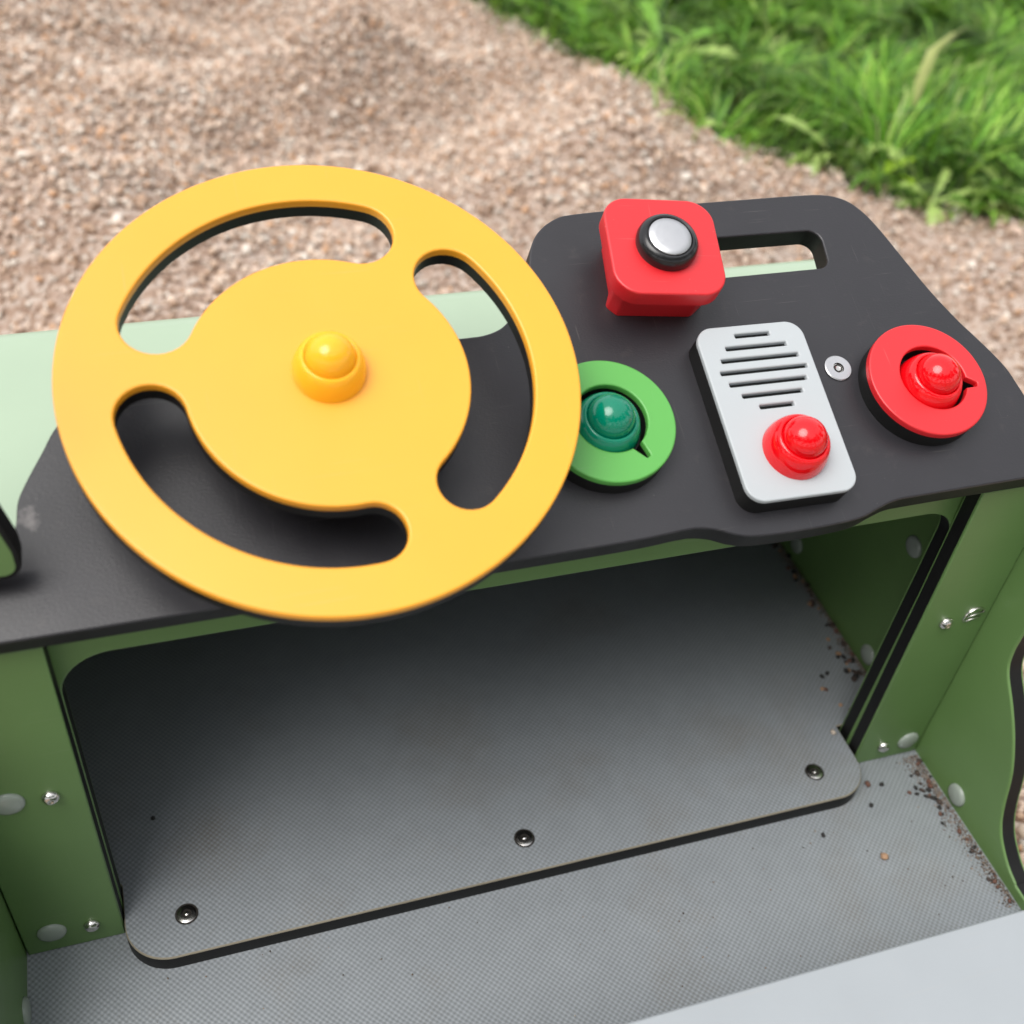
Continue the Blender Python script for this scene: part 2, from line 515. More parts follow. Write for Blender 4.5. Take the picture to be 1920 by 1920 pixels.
def rot_mats(n):
    q = rng.normal(size=(n, 4)); q /= np.linalg.norm(q, axis=1)[:, None]
    w, x, y, z = q.T
    return np.stack([np.stack([1 - 2 * (y * y + z * z), 2 * (x * y - z * w), 2 * (x * z + y * w)], -1),
                     np.stack([2 * (x * y + z * w), 1 - 2 * (x * x + z * z), 2 * (y * z - x * w)], -1),
                     np.stack([2 * (x * z - y * w), 2 * (y * z + x * w), 1 - 2 * (x * x + y * y)], -1)], 1)
def pebble_field(P, size):
    n = len(P)
    sc3 = size[:, None] * rng.uniform(0.72, 1.22, (n, 3)) * np.array([1.0, 0.86, 0.7])
    R_ = rot_mats(n)
    v = ICO[None] * (1 + rng.normal(0, 0.09, (n, 12, 1)))
    v = np.einsum('nij,nkj->nki', R_, v * sc3[:, None, :]) + P[:, None, :]
    f = ICF[None] + (np.arange(n) * 12)[:, None, None]
    c = PAL[rng.choice(len(PAL), n, p=PW / PW.sum())] * rng.uniform(0.97, 1.20, (n, 1))
    return v.reshape(-1, 3), f.reshape(-1, 3), np.repeat(c, 12, 0)
def lawn_side(x, y):          # > 0 on the grass side
    yy = np.interp(x, EDGE[:, 0], EDGE[:, 1]); return y - yy
n0 = 175000
px = rng.uniform(-1.1, 2.3, n0); py = rng.uniform(0.9, 3.9, n0)
far = np.clip((py - 1.3) / 0.9, 0.25, 1) * np.where((px > -0.65) & (px < 2.0) & (py < 3.45), 1, 0.45)
keep = (rng.random(n0) < far * 0.78) & (lawn_side(px, py) < 0.05)
px, py = px[keep], py[keep]
# strip seen through the door opening on the right
qx = rng.uniform(0.66, 1.15, 5200); qy = rng.uniform(0.15, 0.75, 5200)
px = np.r_[px, qx]; py = np.r_[py, qy]
size = np.clip(rng.lognormal(math.log(0.0049), 0.34, len(px)), 0.0024, 0.0115)
pz = height(px, py) + size * 0.25 + rng.uniform(0, 0.006, len(px))
gv, gf, gt = pebble_field(np.c_[px, py, pz], size)
gravel = big_mesh('gravel', gv, gf, gt, attr_mat('pebble stone', 0.62, 0.35))
gravel['kind'] = 'stuff'

# --- grass blades
n = 62000
s = rng.uniform(es[2], es[14] + 0.5, n); t = rng.random(n) ** 0.8 * 2.3 - 0.035 - 0.10 * rng.random(n) ** 14
bp_ = lawn_pt(s, t)
cl = vnoise(bp_[:, 0] * 7, bp_[:, 1] * 7, 11); cl2 = vnoise(bp_[:, 0] * 2.5 + 5, bp_[:, 1] * 2.5, 12); cl3 = vnoise(bp_[:, 0] * 11 + 5, bp_[:, 1] * 11, 13)
ang = cl * 9.0 + cl2 * 5 + rng.normal(0, 0.55, n)
ln = (0.045 + 0.09 * cl3 + rng.uniform(0, 0.05, n)) * np.clip(0.5 + (t + 0.03) * 3.0, 0.5, 1)
lean = np.clip(0.55 + 0.6 * cl2 + rng.normal(0, 0.25, n), 0.1, 1.3)
wd = np.where(rng.random(n) < 0.28, rng.uniform(0.003, 0.0056, n), rng.uniform(0.0013, 0.003, n))
base = np.c_[bp_, height(bp_[:, 0], bp_[:, 1]) + 0.008]
d2 = np.c_[np.cos(ang), np.sin(ang)]; sd = np.c_[-d2[:, 1], d2[:, 0], np.zeros(n)]
V_ = []
for f, w in ((0, 1.0), (0.4, 0.95), (0.75, 0.7), (1.0, 0.12)):
    out = ln * lean * f ** 1.7; up = ln * (f - 0.42 * lean * f ** 2.4)
    c = base + np.c_[d2 * out[:, None], up]
    V_ += [c - sd * (wd * w)[:, None], c + sd * (wd * w)[:, None]]
V_ = np.stack(V_, 1)
F_ = np.array([(0, 1, 3, 2), (2, 3, 5, 4), (4, 5, 7, 6)])[None] + (np.arange(n) * 8)[:, None, None]
GP = np.array([(0.15, 0.33, 0.022), (0.24, 0.44, 0.035), (0.06, 0.155, 0.012), (0.36, 0.52, 0.07), (0.48, 0.50, 0.17)])
tone = np.array([0.74, 0.84, 0.90]) * GP[rng.choice(5, n, p=[0.31, 0.27, 0.2, 0.17, 0.05])] * (0.28 + 1.3 * cl3[:, None]) * rng.uniform(0.8, 1.2, (n, 1))
grass = big_mesh('grass', V_.reshape(-1, 3), F_.reshape(-1, 4), np.repeat(tone, 8, 0), attr_mat('grass blade', 0.45, 0.4, 0.3))
grass['kind'] = 'stuff'

# --- broad-leaved weeds along the edge of the lawn
LEAFM = {}
def leaf_mat(name, c):
    m, nt, p = new_mat(name)
    tc = N(nt, 'ShaderNodeTexCoord')
    nz = N(nt, 'ShaderNodeTexNoise', Scale=30.0, Detail=4.0)
    nt.links.new(tc.outputs['Object'], nz.inputs['Vector'])
    mx = N(nt, 'ShaderNodeMix', data_type='RGBA')
    mx.inputs[6].default_value = (*[k * 0.8 for k in c], 1); mx.inputs[7].default_value = (*[k * 1.25 for k in c], 1)
    nt.links.new(nz.outputs['Fac'], mx.inputs[0]); nt.links.new(mx.outputs[2], p.inputs['Base Color'])
    p.inputs['Roughness'].default_value = 0.42
    tb = N(nt, 'ShaderNodeBsdfTranslucent'); nt.links.new(mx.outputs[2], tb.inputs['Color'])
    ms = N(nt, 'ShaderNodeMixShader'); ms.inputs[0].default_value = 0.3
    nt.links.new(p.outputs[0], ms.inputs[1]); nt.links.new(tb.outputs[0], ms.inputs[2])
    nt.links.new(ms.outputs[0], nt.nodes['Material Output'].inputs['Surface'])
    return m
LEAFM['mid'] = leaf_mat('weed leaf', (0.17, 0.37, 0.035))
LEAFM['pale'] = leaf_mat('pale weed leaf', (0.36, 0.50, 0.13))
LEAFM['dark'] = leaf_mat('dark weed leaf', (0.06, 0.18, 0.02))
LEAFM['lime'] = leaf_mat('lime weed leaf', (0.32, 0.52, 0.02))
LEAFM['straw'] = leaf_mat('straw stem', (0.50, 0.54, 0.20))

def leaf_mesh(L_, W_, toothed, bend, fold=0.25, ns=9):
    V, F = [], []
    for i in range(ns + 1):
        f = i / ns
        w = W_ * (math.sin(math.pi * min(1, f * 0.9 + 0.08)) ** 0.8) * (0.35 + 0.65 * f if f < 0.6 else 1)
        if toothed and 0 < i < ns: w *= 1.25 if i % 2 else 0.62
        if i == ns: w = 0.0005
        x = L_ * (f - 0.25 * bend * f * f); z = L_ * (0.55 * f - bend * 0.85 * f * f)
        V += [(x, -w, z + fold * w), (x, 0, z), (x, w, z + fold * w)]
        if i:
            a = 3 * (i - 1); b = 3 * i
            F += [(a, b, b + 1, a + 1), (a + 1, b + 1, b + 2, a + 2)]
    me = bpy.data.meshes.new('leaf'); me.from_pydata(V, [], F)
    me.polygons.foreach_set('use_smooth', [True] * len(F))
    return me
LM = {}
for kind, (L_, W_, to) in dict(dandelion=(0.115, 0.013, True), plantain=(0.105, 0.017, False), blade=(0.16, 0.0065, False)).items():
    for c in ('mid', 'pale', 'dark', 'lime'):
        for b in (0.45, 0.8, 1.05):
            me = leaf_mesh(L_, W_, to, b); me.materials.append(LEAFM[c]); LM[kind, c, b] = me

def weed(name, x, y, kind, cols, nl, size, label, group=None, cat='plant'):
    z = float(height(x, y)) + 0.008
    root = empty(name, (x, y, z), label, cat, group)
    for k in range(nl):
        o = bpy.data.objects.new('leaf', LM[kind, random.choice(cols), random.choice((0.45, 0.8, 1.05))])
        a = 2 * math.pi * (k + random.uniform(-0.35, 0.35)) / nl
        size_ = size * 1.3
        f = Matrix.Translation((x, y, z)) @ Matrix.Rotation(a, 4, 'Z') @ Matrix.Rotation(random.uniform(-0.35, 0.25), 4, 'Y') @ Matrix.Rotation(random.uniform(-0.4, 0.4), 4, 'X') @ Matrix.Scale(size_ * random.uniform(0.75, 1.2), 4)
        link(o, root, f)
    return root
GRP = 'broad-leaved weeds growing along the lawn edge'
weed('dandelion_plant', 1.21, 2.42, 'dandelion', ['pale', 'mid'], 9, 1.25, 'pale green weed rosette farthest back at the lawn edge, tall upright leaves', GRP)
weed('dandelion_plant', 1.245, 2.08, 'dandelion', ['pale', 'mid'], 7, 0.85, 'small pale weed creeping out on the gravel near the middle of the lawn edge', GRP)
weed('dandelion_plant', 1.60, 1.98, 'dandelion', ['pale', 'mid'], 6, 1.05, 'pale weed at the foot of the long straw coloured stem', GRP)
weed('plantain_plant', 1.46, 1.84, 'plantain', ['lime', 'mid'], 7, 0.7, 'lime green leafy weed at the gravel edge above the black dashboard corner', GRP)
weed('plantain_plant', 1.93, 1.86, 'plantain', ['lime'], 6, 0.62, 'bright lime weed amid the grass away from the gravel', GRP)
weed('plantain_plant', 1.76, 1.64, 'plantain', ['mid', 'pale'], 9, 1.0, 'large bushy weed with wide leaves nearest the right side of the dashboard', GRP)
weed('dandelion_plant', 1.86, 1.62, 'dandelion', ['pale', 'mid', 'lime'], 10, 1.25, 'spreading weed with long pale jagged leaves behind the bushy wide-leaved weed', GRP)
weed('dandelion_plant', 1.66, 1.72, 'dandelion', ['mid', 'pale'], 8, 1.0, 'jagged weed between the lime weed and the bushy one at the gravel edge', GRP)
weed('plantain_plant', 1.75, 1.53, 'plantain', ['mid', 'pale'], 6, 0.7, 'low weed lying out on the gravel, nearest of all to the dashboard', GRP)
weed('grass_tuft', 2.03, 1.70, 'blade', ['pale', 'mid'], 8, 1.1, 'pale long-bladed tuft leaning left at the right-hand part of the lawn', GRP)
weed('plantain_plant', 1.06, 2.76, 'plantain', ['dark', 'mid'], 9, 1.0, 'dark green leafy clump at the far tip of the lawn', GRP)
lab = 'mid green leafy weed hidden among the grass blades behind the lawn edge'
for k in range(46):
    s_ = random.uniform(es[4], es[14]); t0 = random.uniform(0.02, 0.9)
    x, y = lawn_pt([s_], t0)[0]
    kind = random.choice(['plantain', 'dandelion', 'blade'])
    weed({'plantain': 'plantain_plant', 'dandelion': 'dandelion_plant', 'blade': 'grass_tuft'}[kind], x, y, kind, random.choice([['mid', 'dark'], ['mid', 'lime'], ['mid', 'pale'], ['pale']]), random.randint(5, 9), random.uniform(0.7, 1.15), {'plantain': 'smooth wide-leaved weed', 'dandelion': 'jagged-leaved weed', 'blade': 'narrow-bladed tuft'}[kind] + ' hidden among the grass blades behind the lawn edge', 'leafy weeds among the grass')
# bent straw-coloured stem standing up out of the grass
sx, sy = 1.59, 1.99
P3 = [Vector((sx, sy, 0.03)), Vector((sx + 0.012, sy + 0.01, 0.10)), Vector((sx + 0.035, sy + 0.03, 0.17)), Vector((sx + 0.085, sy + 0.045, 0.20))]
Vs, Fs = [], []
for i, p in enumerate(P3):
    w = (0.010, 0.012, 0.011, 0.003)[i]
    Vs += [(p.x - w, p.y + w * 0.4, p.z), (p.x, p.y - 0.003, p.z), (p.x + w, p.y - w * 0.2, p.z)]
    if i: a = 3 * (i - 1); b = 3 * i; Fs += [(a, a + 1, b + 1, b), (a + 1, a + 2, b + 2, b + 1)]
st = mesh_obj('tall_grass', [(x - sx, y - sy, z) for x, y, z in Vs], Fs, [LEAFM['straw']], None, Matrix.Translation((sx, sy, 0.0)), None, [True] * len(Fs))
st['label'] = 'long straw coloured stem bent near its tip above the grass'; st['category'] = 'grass stem'

# ------------------------------------------------------------------ the play vehicle
TILT = math.radians(23.4)
WC = Vector((0.09182, 0.53928, -0.39443 + ZG))
UU = Vector((1, 0, 0)); VV = Vector((0, math.cos(TILT), math.sin(TILT))); NN = Vector((0, -math.sin(TILT), math.cos(TILT)))
HD = 0.060                                        # wheel top above dashboard top
DF = fr(WC - HD * NN, UU, VV, NN)                  # dashboard frame: w = 0 is its top face
def dfr(u, v, w=0.0, rot=0.0): return DF @ Matrix.Translation((u, v, w)) @ Matrix.Rotation(rot, 4, 'Z')
Z0 = -0.8515 + ZG                                  # cabin floor
Z1 = -0.8355 + ZG                                  # raised floor plate
YP = 0.475                                         # front of the corner posts
TH = 0.016
XL, XR = -0.1575, 0.618                            # inner faces of the side panels
truck = empty('play_truck', (0.23, 0.5, 0), 'green playground play truck with yellow steering wheel and black dashboard, standing on gravel', 'play vehicle')

SKIN = 0.0022
def sandwich(name, outline, parent, frame, t=TH, holes=(), skin='green', bev=0.0012, label=None):
    """sheet with coloured faces and a black core; front face at w = t"""
    prof = [(0, bev, 0), (bev, 0, 0), (SKIN, 0, 1)] + rnd_top(t - SKIN, t, bev, 0, 3)
    return slab(name, outline, prof, [skin, 'core'], parent, frame, holes, 0, 0, label)

# frames: XZ sheets face -Y (towards the driver); their local x = world x, local y = world z, w = -y
def xz(y_back): return fr((0, y_back, 0), (1, 0, 0), (0, 0, 1), (0, -1, 0))

# --- dashboard
dash_out = spline([(-0.252, -0.1115), (-0.1, -0.1115), (0.05, -0.1115), (0.17, -0.1112), (0.2105, -0.1095), (0.2225, -0.1098), (0.2339, -0.1126), (0.2453, -0.1178), (0.2595, -0.1212), (0.2903, -0.1224), (0.3225, -0.1217), (0.3392, -0.1200), (0.3536, -0.1156), (0.3676, -0.1122), (0.3846, -0.1116), (0.45, -0.1113), (0.519, -0.1113)])
dash_out += spline([(0.521, -0.108), (0.519, -0.085), (0.5055, -0.055), (0.5024, -0.0416), (0.4990, -0.0244), (0.4925, -0.0094), (0.4844, 0.0061), (0.4767, 0.0202), (0.465, 0.0467), (0.4545, 0.0769), (0.4446, 0.1066), (0.4356, 0.1255), (0.4242, 0.1370), (0.4074, 0.1424), (0.3802, 0.1434), (0.3441, 0.1434), (0.26, 0.1430), (0.2067, 0.1418), (0.1898, 0.1387), (0.1751, 0.1290), (0.1658, 0.1155), (0.160, 0.099), (0.150, 0.079), (0.1395, 0.063), (0.1314, 0.0553), (0.1249, 0.0518), (0.1168, 0.0497), (0.1057, 0.049), (0.06, 0.049), (-0.06, 0.049), (-0.115, 0.048), (-0.137, 0.038), (-0.1559, 0.0173), (-0.1655, 0.0008), (-0.1747, -0.0153), (-0.1806, -0.028), (-0.1828, -0.0422), (-0.187, -0.058), (-0.20, -0.068), (-0.252, -0.072)])
slot = rpoly([(0.240, 0.0767, 0.009), (0.3895, 0.0767, 0.009), (0.3935, 0.1105, 0.010), (0.240, 0.1118, 0.010)][::-1])
dash = slab('dashboard', dash_out, [(-0.018, 0.001, 0), (-0.017, 0, 0), (-0.0030, 0, 0)] + rnd_top(-0.0015, 0.0, 0.0012, 1, 3), ['core', 'black'], truck, DF, [slot], 0, 1, label='black grained dashboard panel with a hand slot cut in its upper edge')

def knob(name, parent, frame, mat, s=1.0, label=None):
    P = [(0.0, -0.001), (0.0229, -0.001), (0.0228, 0.002), (0.0222, 0.0060), (0.0211, 0.0098), (0.0198, 0.0130), (0.0185, 0.0153), (0.0174, 0.0165), (0.0164, 0.0168), (0.0157, 0.0163), (0.0153, 0.0154)]
    P += [(0.0152 * math.cos(a), 0.0154 + 0.0148 * math.sin(a)) for a in np.linspace(0.05, math.pi / 2, 16)]
    P[-1] = (0.0, P[-1][1])
    return lathe(name, [(r * s, w * s) for r, w in P], [mat], parent, frame, 56, label=label, sharp=60)

# --- dials
def dial(label, u, v, r, hu, hv, hr, tip, skin, kmat, ku, kv, ks, wk):
    hole = []
    ta = math.atan2(tip[1] - hv, tip[0] - hu); half = 0.17
    for i in range(73):
        a = ta + half + (2 * math.pi - 2 * half) * i / 72
        hole.append((hu + hr * math.cos(a), hv + hr * math.sin(a)))
    d = Vector((math.cos(ta), math.sin(ta))); q = Vector((-d.y, d.x)); T = Vector(tip)
    hole += [tuple(T - q * 0.0019 - d * 0.001), tuple(T - q * 0.0012), tuple(T + q * 0.0012), tuple(T + q * 0.0019 - d * 0.001)]
    prof = [(0.0, 0, 1)] + rnd_top(0.0118, 0.0168, 0.0011, 0, 3)
    o = slab('dial', circle(u, v, r, 120), prof, [skin, 'core'], truck, DF, [hole], 1, 0, label)
    knob('knob', o, dfr(ku, kv, wk), kmat, ks)
    return o
dial('green round dial with dark green dome knob, half under the steering wheel', 0.1775, -0.0330, 0.0446, 0.1788, -0.0318, 0.0246, (0.1962, -0.0622), 'disc_green', 'knob_green', 0.1765, -0.0340, 1.02, 0.006)
dial('red round dial with red dome knob at the right end of the dashboard', 0.4178, -0.0328, 0.0446, 0.4222, -0.0323, 0.0252, (0.4540, -0.0420), 'red', 'knob_red', 0.4205, -0.0345, 1.02, 0.007)

# --- radio panel
rf = dfr(0.2940, -0.0406, 0, math.radians(-1.0))
W2, H2 = 0.0402, 0.0655
holes = []
for i, hw in enumerate((0.0132, 0.0230, 0.0292, 0.0326, 0.0290, 0.0226, 0.0128)):
    y = 0.0572 - 0.00925 * i
    holes.append(rpoly([(-hw + 0.0015, y - 0.0016, 0.0007), (hw + 0.0015, y - 0.0016, 0.0007), (hw + 0.0015, y + 0.0016, 0.0007), (-hw + 0.0015, y + 0.0016, 0.0007)], 3))
ro = rpoly([(-W2, -H2, 0.0125), (W2, -H2, 0.0125), (W2, H2, 0.0125), (-W2, H2, 0.0125)], 12)
radio = slab('radio_panel', ro, [(0.0, 0, 0), (0.0148, 0, 0)], ['core'], truck, rf, label='light grey radio panel with seven grille slots and a red button')
slab('face_plate', ro, [(0.0148, 0, 0), (0.0150, 0, 1)] + rnd_top(0.0154, 0.0185, 0.0010, 1, 3), ['core', 'grey'], radio, rf, holes, 0, 1)
knob('button', radio, dfr(0.2960, -0.0725, 0.0185), 'knob_red', 0.98)

# --- red lever block
br = math.radians(-7.5)
bf = dfr(0.2435, 0.0800, 0, br)
lo = rpoly([(-0.0345, -0.0230, 0.004), (-0.0275, -0.0300, 0.004), (0.0265, -0.0300, 0.006), (0.0375, -0.0200, 0.006), (0.0375, 0.030, 0.006), (-0.0300, 0.030, 0.006), (-0.0305, -0.012, 0.006)], 6)
lev = slab('lever_block', lo, [(0.0002, 0, 0), (0.026, 0.0006, 0)], ['red'], truck, bf, label='red rounded block with a silver push button in a black ring')
tp = rpoly([(-0.0398, -0.0392, 0.0185), (0.0398, -0.0392, 0.0185), (0.0398, 0.0392, 0.0185), (-0.0398, 0.0392, 0.0185)], 14)
slab('top_plate', tp, [(0.0262, 0.0012, 0), (0.0274, 0, 0)] + rnd_top(0.030, 0.040, 0.0015, 0, 4), ['red'], lev, bf)
bb = dfr(0.2440, 0.0800, 0.040)
lathe('button_ring', [(0.0, 0.0), (0.0212, 0.0), (0.0216, 0.003), (0.0210, 0.0065), (0.0192, 0.0092), (0.0172, 0.0102), (0.0160, 0.0098), (0.0156, 0.0080), (0.0, 0.0080)], ['rubber'], lev, bb, 56)
lathe('push_button', [(0.0150, 0.0078), (0.0150, 0.0098), (0.0146, 0.0103), (0.010, 0.0110), (0.0, 0.0113)], ['satin'], lev, bb, 56, sharp=60)

# --- screws
def flat_screw(name, parent, frame, r, head='satin'):
    o = lathe(name, [(r * 0.98, 0.0), (r, 0.0008), (r * 0.93, 0.0014), (r * 0.40, 0.0013), (r * 0.36, 0.0002), (0.0, 0.0002)], [head, 'steel'], parent, frame, 36, fm=[0, 0, 0, 1, 1])
    lathe('hex_socket', [(r * 0.33, 0.0003), (r * 0.33, 0.0012), (r * 0.22, 0.0004), (0, 0.0004)], ['socket', 'steel'], o, frame @ Matrix.Rotation(0.3, 4, 'Z'), 6, fm=[0, 0, 1])
    return o
flat_screw('screw', truck, dfr(0.3633, -0.0078, 0.0), 0.0102)

# --- steering wheel
wheel_holes = []
for ca in (112.0, -8.5, -128.5):
    pts = []
    ro_, e = 0.1218, 0.0198
    def rin(a): return 0.0822 - 0.0040 * math.sin(a)
    a0, a1 = math.radians(ca - 42.5), math.radians(ca + 42.5)
    for k in range(41):
        a = a0 + (a1 - a0) * k / 40; pts.append((ro_ * math.cos(a), ro_ * math.sin(a)))
    for aa, sg in ((a1, 1), (a0, -1)):
        rc = (ro_ + rin(aa)) / 2; rr = (ro_ - rin(aa)) / 2; cx, cy = rc * math.cos(aa), rc * math.sin(aa)
        rg = range(1, 16)
        for k in rg:
            th = math.pi * k / 16
            if sg > 0: d = aa + th
            else: d = aa + math.pi + th
            pts.append((cx + rr * math.cos(d), cy + rr * math.sin(d)))
        if sg > 0:
            for k in range(41):
                a = a1 + (a0 - a1) * k / 40; pts.append((rin(a) * math.cos(a), rin(a) * math.sin(a)))
    wheel_holes.append(pts)
wf = fr(WC, UU, VV, NN)
wprof = [(-0.0165, 0.0012, 1), (-0.0153, 0, 1), (-0.0060, 0, 0)] + rnd_top(-0.0058, 0.0, 0.0014, 0, 4)
wheel = slab('steering_wheel', circle(0, 0, 0.15, 200), wprof, ['yellow', 'core'], truck, wf, wheel_holes, 1, 0, 'yellow round steering wheel with three curved cut-outs and a centre knob')
knob('hub_knob', wheel, wf, 'knob_yellow', 0.945)
lathe('steering_shaft', [(0, -0.0602), (0.030, -0.0602), (0.030, -0.050), (0.022, -0.047), (0.022, -0.0166), (0, -0.0166)], ['core'], wheel, wf, 40)

# --- front frame with the foot opening, corner posts
zt = -0.5175 + ZG
fo = [(XL, Z0 - 0.02), (XR, Z0 - 0.02), (XR, zt), (XL, zt)]
op = rpoly([(-0.0862, Z0 + 0.005, 0.0), (0.5512, Z0 + 0.005, 0.0), (0.5565, -0.549 + ZG, 0.031), (-0.0862, -0.549 + ZG, 0.034)], 10)
sandwich('front_frame', fo, truck, xz(YP + 2 * TH + 0.0006), TH, [op])
pl_ = sandwich('corner_post', rpoly([(XL + 0.001, Z0 + 0.0006, 0), (-0.0866, Z0 + 0.0006, 0.0), (-0.0866, zt, 0), (XL + 0.001, zt, 0)]), truck, xz(YP + TH))
pr_ = sandwich('corner_post', rpoly([(0.5505, Z0 + 0.0006, 0), (XR - 0.001, Z0 + 0.0006, 0), (XR - 0.001, zt, 0), (0.5505, zt, 0)]), truck, xz(YP + TH))
# left post carries on above the dashboard as a windscreen pillar with a rounded lower corner
slab('windscreen_pillar', rpoly([(XL + 0.001, -0.470 + ZG, 0), (-0.0862, -0.4672 + ZG, 0.011), (-0.0862, -0.448 + ZG, 0.03), (-0.1400, -0.20 + ZG, 0.05), (-0.140, -0.05 + ZG, 0.01), (XL + 0.001, -0.05 + ZG, 0)]), [(0, 0.001, 1), (0.001, 0, 1), (0.0145, 0, 1), (0.0156, 0.0006, 1), (0.016, 0.0032, 0)], ['green', 'core'], truck, xz(0.498), bot_mat=0)

proto = lathe('dome_screw', [(0.0058, 0.0), (0.0060, 0.0008), (0.0055, 0.0026), (0.0042, 0.0043), (0.0024, 0.0053), (0.0014, 0.0050), (0.0, 0.0044)], ['steel'], pl_, xz(YP) @ Matrix.Translation((-0.107, -0.6585 + ZG, 0)), 28, sharp=60)
capm = lathe('screw_cover', [(0.0103, 0.0), (0.0104, 0.0010), (0.0096, 0.0024), (0.0070, 0.0034), (0.0, 0.0038)], ['cap'], pl_, xz(YP) @ Matrix.Translation((-0.1325, -0.6575 + ZG, 0)), 32, sharp=60)
for par, k, x, z in ((pl_, 0, -0.1076, -0.826), (pl_, 1, -0.1354, -0.8244), (pr_, 0, 0.575, -0.662), (pr_, 0, 0.5752, -0.8297), (pr_, 1, 0.6016, -0.8294)):
    copy_part((proto, capm)[k], par, xz(YP) @ Matrix.Translation((x, z + ZG, 0)))

# clear cover beside the upper right screw: steel strips stand in for its reflections
bc = xz(YP) @ Matrix.Translation((0.6014, -0.660 + ZG, 0))
def arc(r, a0, a1, w, n=18):
    A = np.radians(np.linspace(a0, a1, n))
    return [(r * math.cos(a), r * math.sin(a)) for a in A] + [((r - w) * math.cos(a), (r - w) * math.sin(a)) for a in A[::-1]]
rim = slab('screw_cover', arc(0.0102, 20, 215, 0.0017), [(0, 0, 0), (0.0012, 0, 0), (0.0020, 0.0004, 0)], ['steel'], pr_, bc, label='clear screw cover, its reflections built as bright strips')
for k, (x0, y0, x1, y1) in enumerate(((-0.006, -0.0005, 0.0085, 0.0028), (-0.0058, -0.0052, 0.0072, -0.0024))):
    d = Vector((x1 - x0, y1 - y0)).normalized(); q = Vector((-d.y, d.x)) * 0.0007
    slab('glint_strip', [(x0 - q.x, y0 - q.y), (x1 - q.x, y1 - q.y), (x1 + q.x, y1 + q.y), (x0 + q.x, y0 + q.y)], [(0, 0, 0), (0.0014, 0.0001, 0)], ['steel'], rim, bc)

# --- cabin floor, raised plate, seat
XY = Matrix.Identity(4)
slab('cabin_floor', [(XL, -0.45), (XR, -0.45), (XR, YP + 0.012), (XL, YP + 0.012)], [(Z0 - 0.018, 0, 1), (Z0, 0, 0)], ['tread', 'core'], truck, XY, bot_mat=1)
fp = rpoly([(-0.0858, 0.4380, 0.034), (0.5480, 0.4380, 0.034), (0.5480, 0.5085, 0.0), (0.6105, 0.5085, 0.0), (0.6105, 0.796, 0), (-0.150, 0.796, 0), (-0.150, 0.5085, 0.0), (-0.0858, 0.5085, 0.003)], 10)
fprof = [(Z0 + 0.0002, 0, 1), (Z1 - 0.0014, 0, 2), (Z1 - 0.0006, 0.0003, 2), (Z1, 0.0010, 0)]
plate = slab('floor_plate', fp, fprof, ['tread', 'core', 'worn'], truck, XY, bot_mat=1, top_mat=0, label='raised grey anti-slip foot plate with rounded corners and three screws')
def plate_screw(x, y):
    f = Matrix.Translation((x, y, Z1))
    o = lathe('screw', [(0.0084, 0.0), (0.0087, 0.0004), (0.0080, 0.0002), (0.0072, 0.0005), (0.0052, 0.0012), (0.0036, 0.0013), (0.0033, 0.0004), (0.0, 0.0003)], ['socket', 'steel'], plate, f, 32, fm=[0, 0, 0, 1, 1, 0, 0])
    lathe('pin', [(0.0017, 0.0003), (0.0016, 0.0013), (0.0009, 0.0017), (0, 0.0018)], ['steel'], o, f, 14)
for x, y in ((-0.0404, 0.4705), (0.2304, 0.4686), (0.5024, 0.4677)): plate_screw(x, y)
zs = -0.655 + ZG; ks = 0.655 / 0.65
so = rpoly([(XL + 0.004, -0.20, 0.0), (XR - 0.004, -0.20, 0.0), (XR - 0.004, 0.2369 * ks, 0.012), (XL + 0.004, 0.2369 * ks, 0.012)], 6)
slab('seat', so, [(zs - 0.016, 0.0, 1), (zs - 0.004, 0, 0)] + rnd_top(zs - 0.0035, zs, 0.0015, 0, 3), ['seat', 'core'], truck, XY, bot_mat=1)
sandwich('seat_riser', [(XL + 0.004, Z0 + 0.0006), (XR - 0.004, Z0 + 0.0006), (XR - 0.004, zs - 0.0165), (XL + 0.004, zs - 0.0165)], truck, fr((0, 0.17, 0), (-1, 0, 0), (0, 0, 1), (0, 1, 0)) @ Matrix.Scale(-1, 4, (1, 0, 0)))

# --- side panels with door openings (sheets in YZ); local x = y, local y = z
def side(name, inner_x, face):
    f = fr((inner_x + (TH if face < 0 else -TH), 0, 0), (0, 1, 0), (0, 0, 1), (1, 0, 0)) if face > 0 else fr((inner_x + TH, 0, 0), (0, -1, 0), (0, 0, 1), (-1, 0, 0))
    sg = 1 if face > 0 else -1
    wave = spline([(0.4388, -0.560), (0.4388, -0.645), (0.4385, -0.6708), (0.4332, -0.6890), (0.4150, -0.7096), (0.3985, -0.7315), (0.3835, -0.7595), (0.3738, -0.7922), (0.3660, -0.8110), (0.3536, -0.8255), (0.3305, -0.8385), (0.29, -0.8415), (0.0, -0.8415), (-0.12, -0.8415)], 5)
    out = [(0.825, -0.93), (0.825, -0.56), (0.79, -0.524), (0.75, -0.519), (0.47, -0.519)] + wave + [(-0.16, -0.80), (-0.18, -0.60), (-0.45, -0.60), (-0.45, -0.93)]
    return sandwich(name, [(sg * y, z + ZG) for y, z in out], truck, f)
sr = side('side_panel', XR, -1)
sl = side('side_panel', XL, 1)
def yzl(x, y, z, sgn): return fr((x, y, z + ZG), (0, sgn, 0), (0, 0, 1), (sgn, 0, 0))
copy_part(capm, sr, yzl(XR, 0.415, -0.836, -1)); copy_part(capm, sl, yzl(XL, 0.428, -0.8425, 1))
copy_part(capm, sl, yzl(XL, 0.428, -0.66, 1))
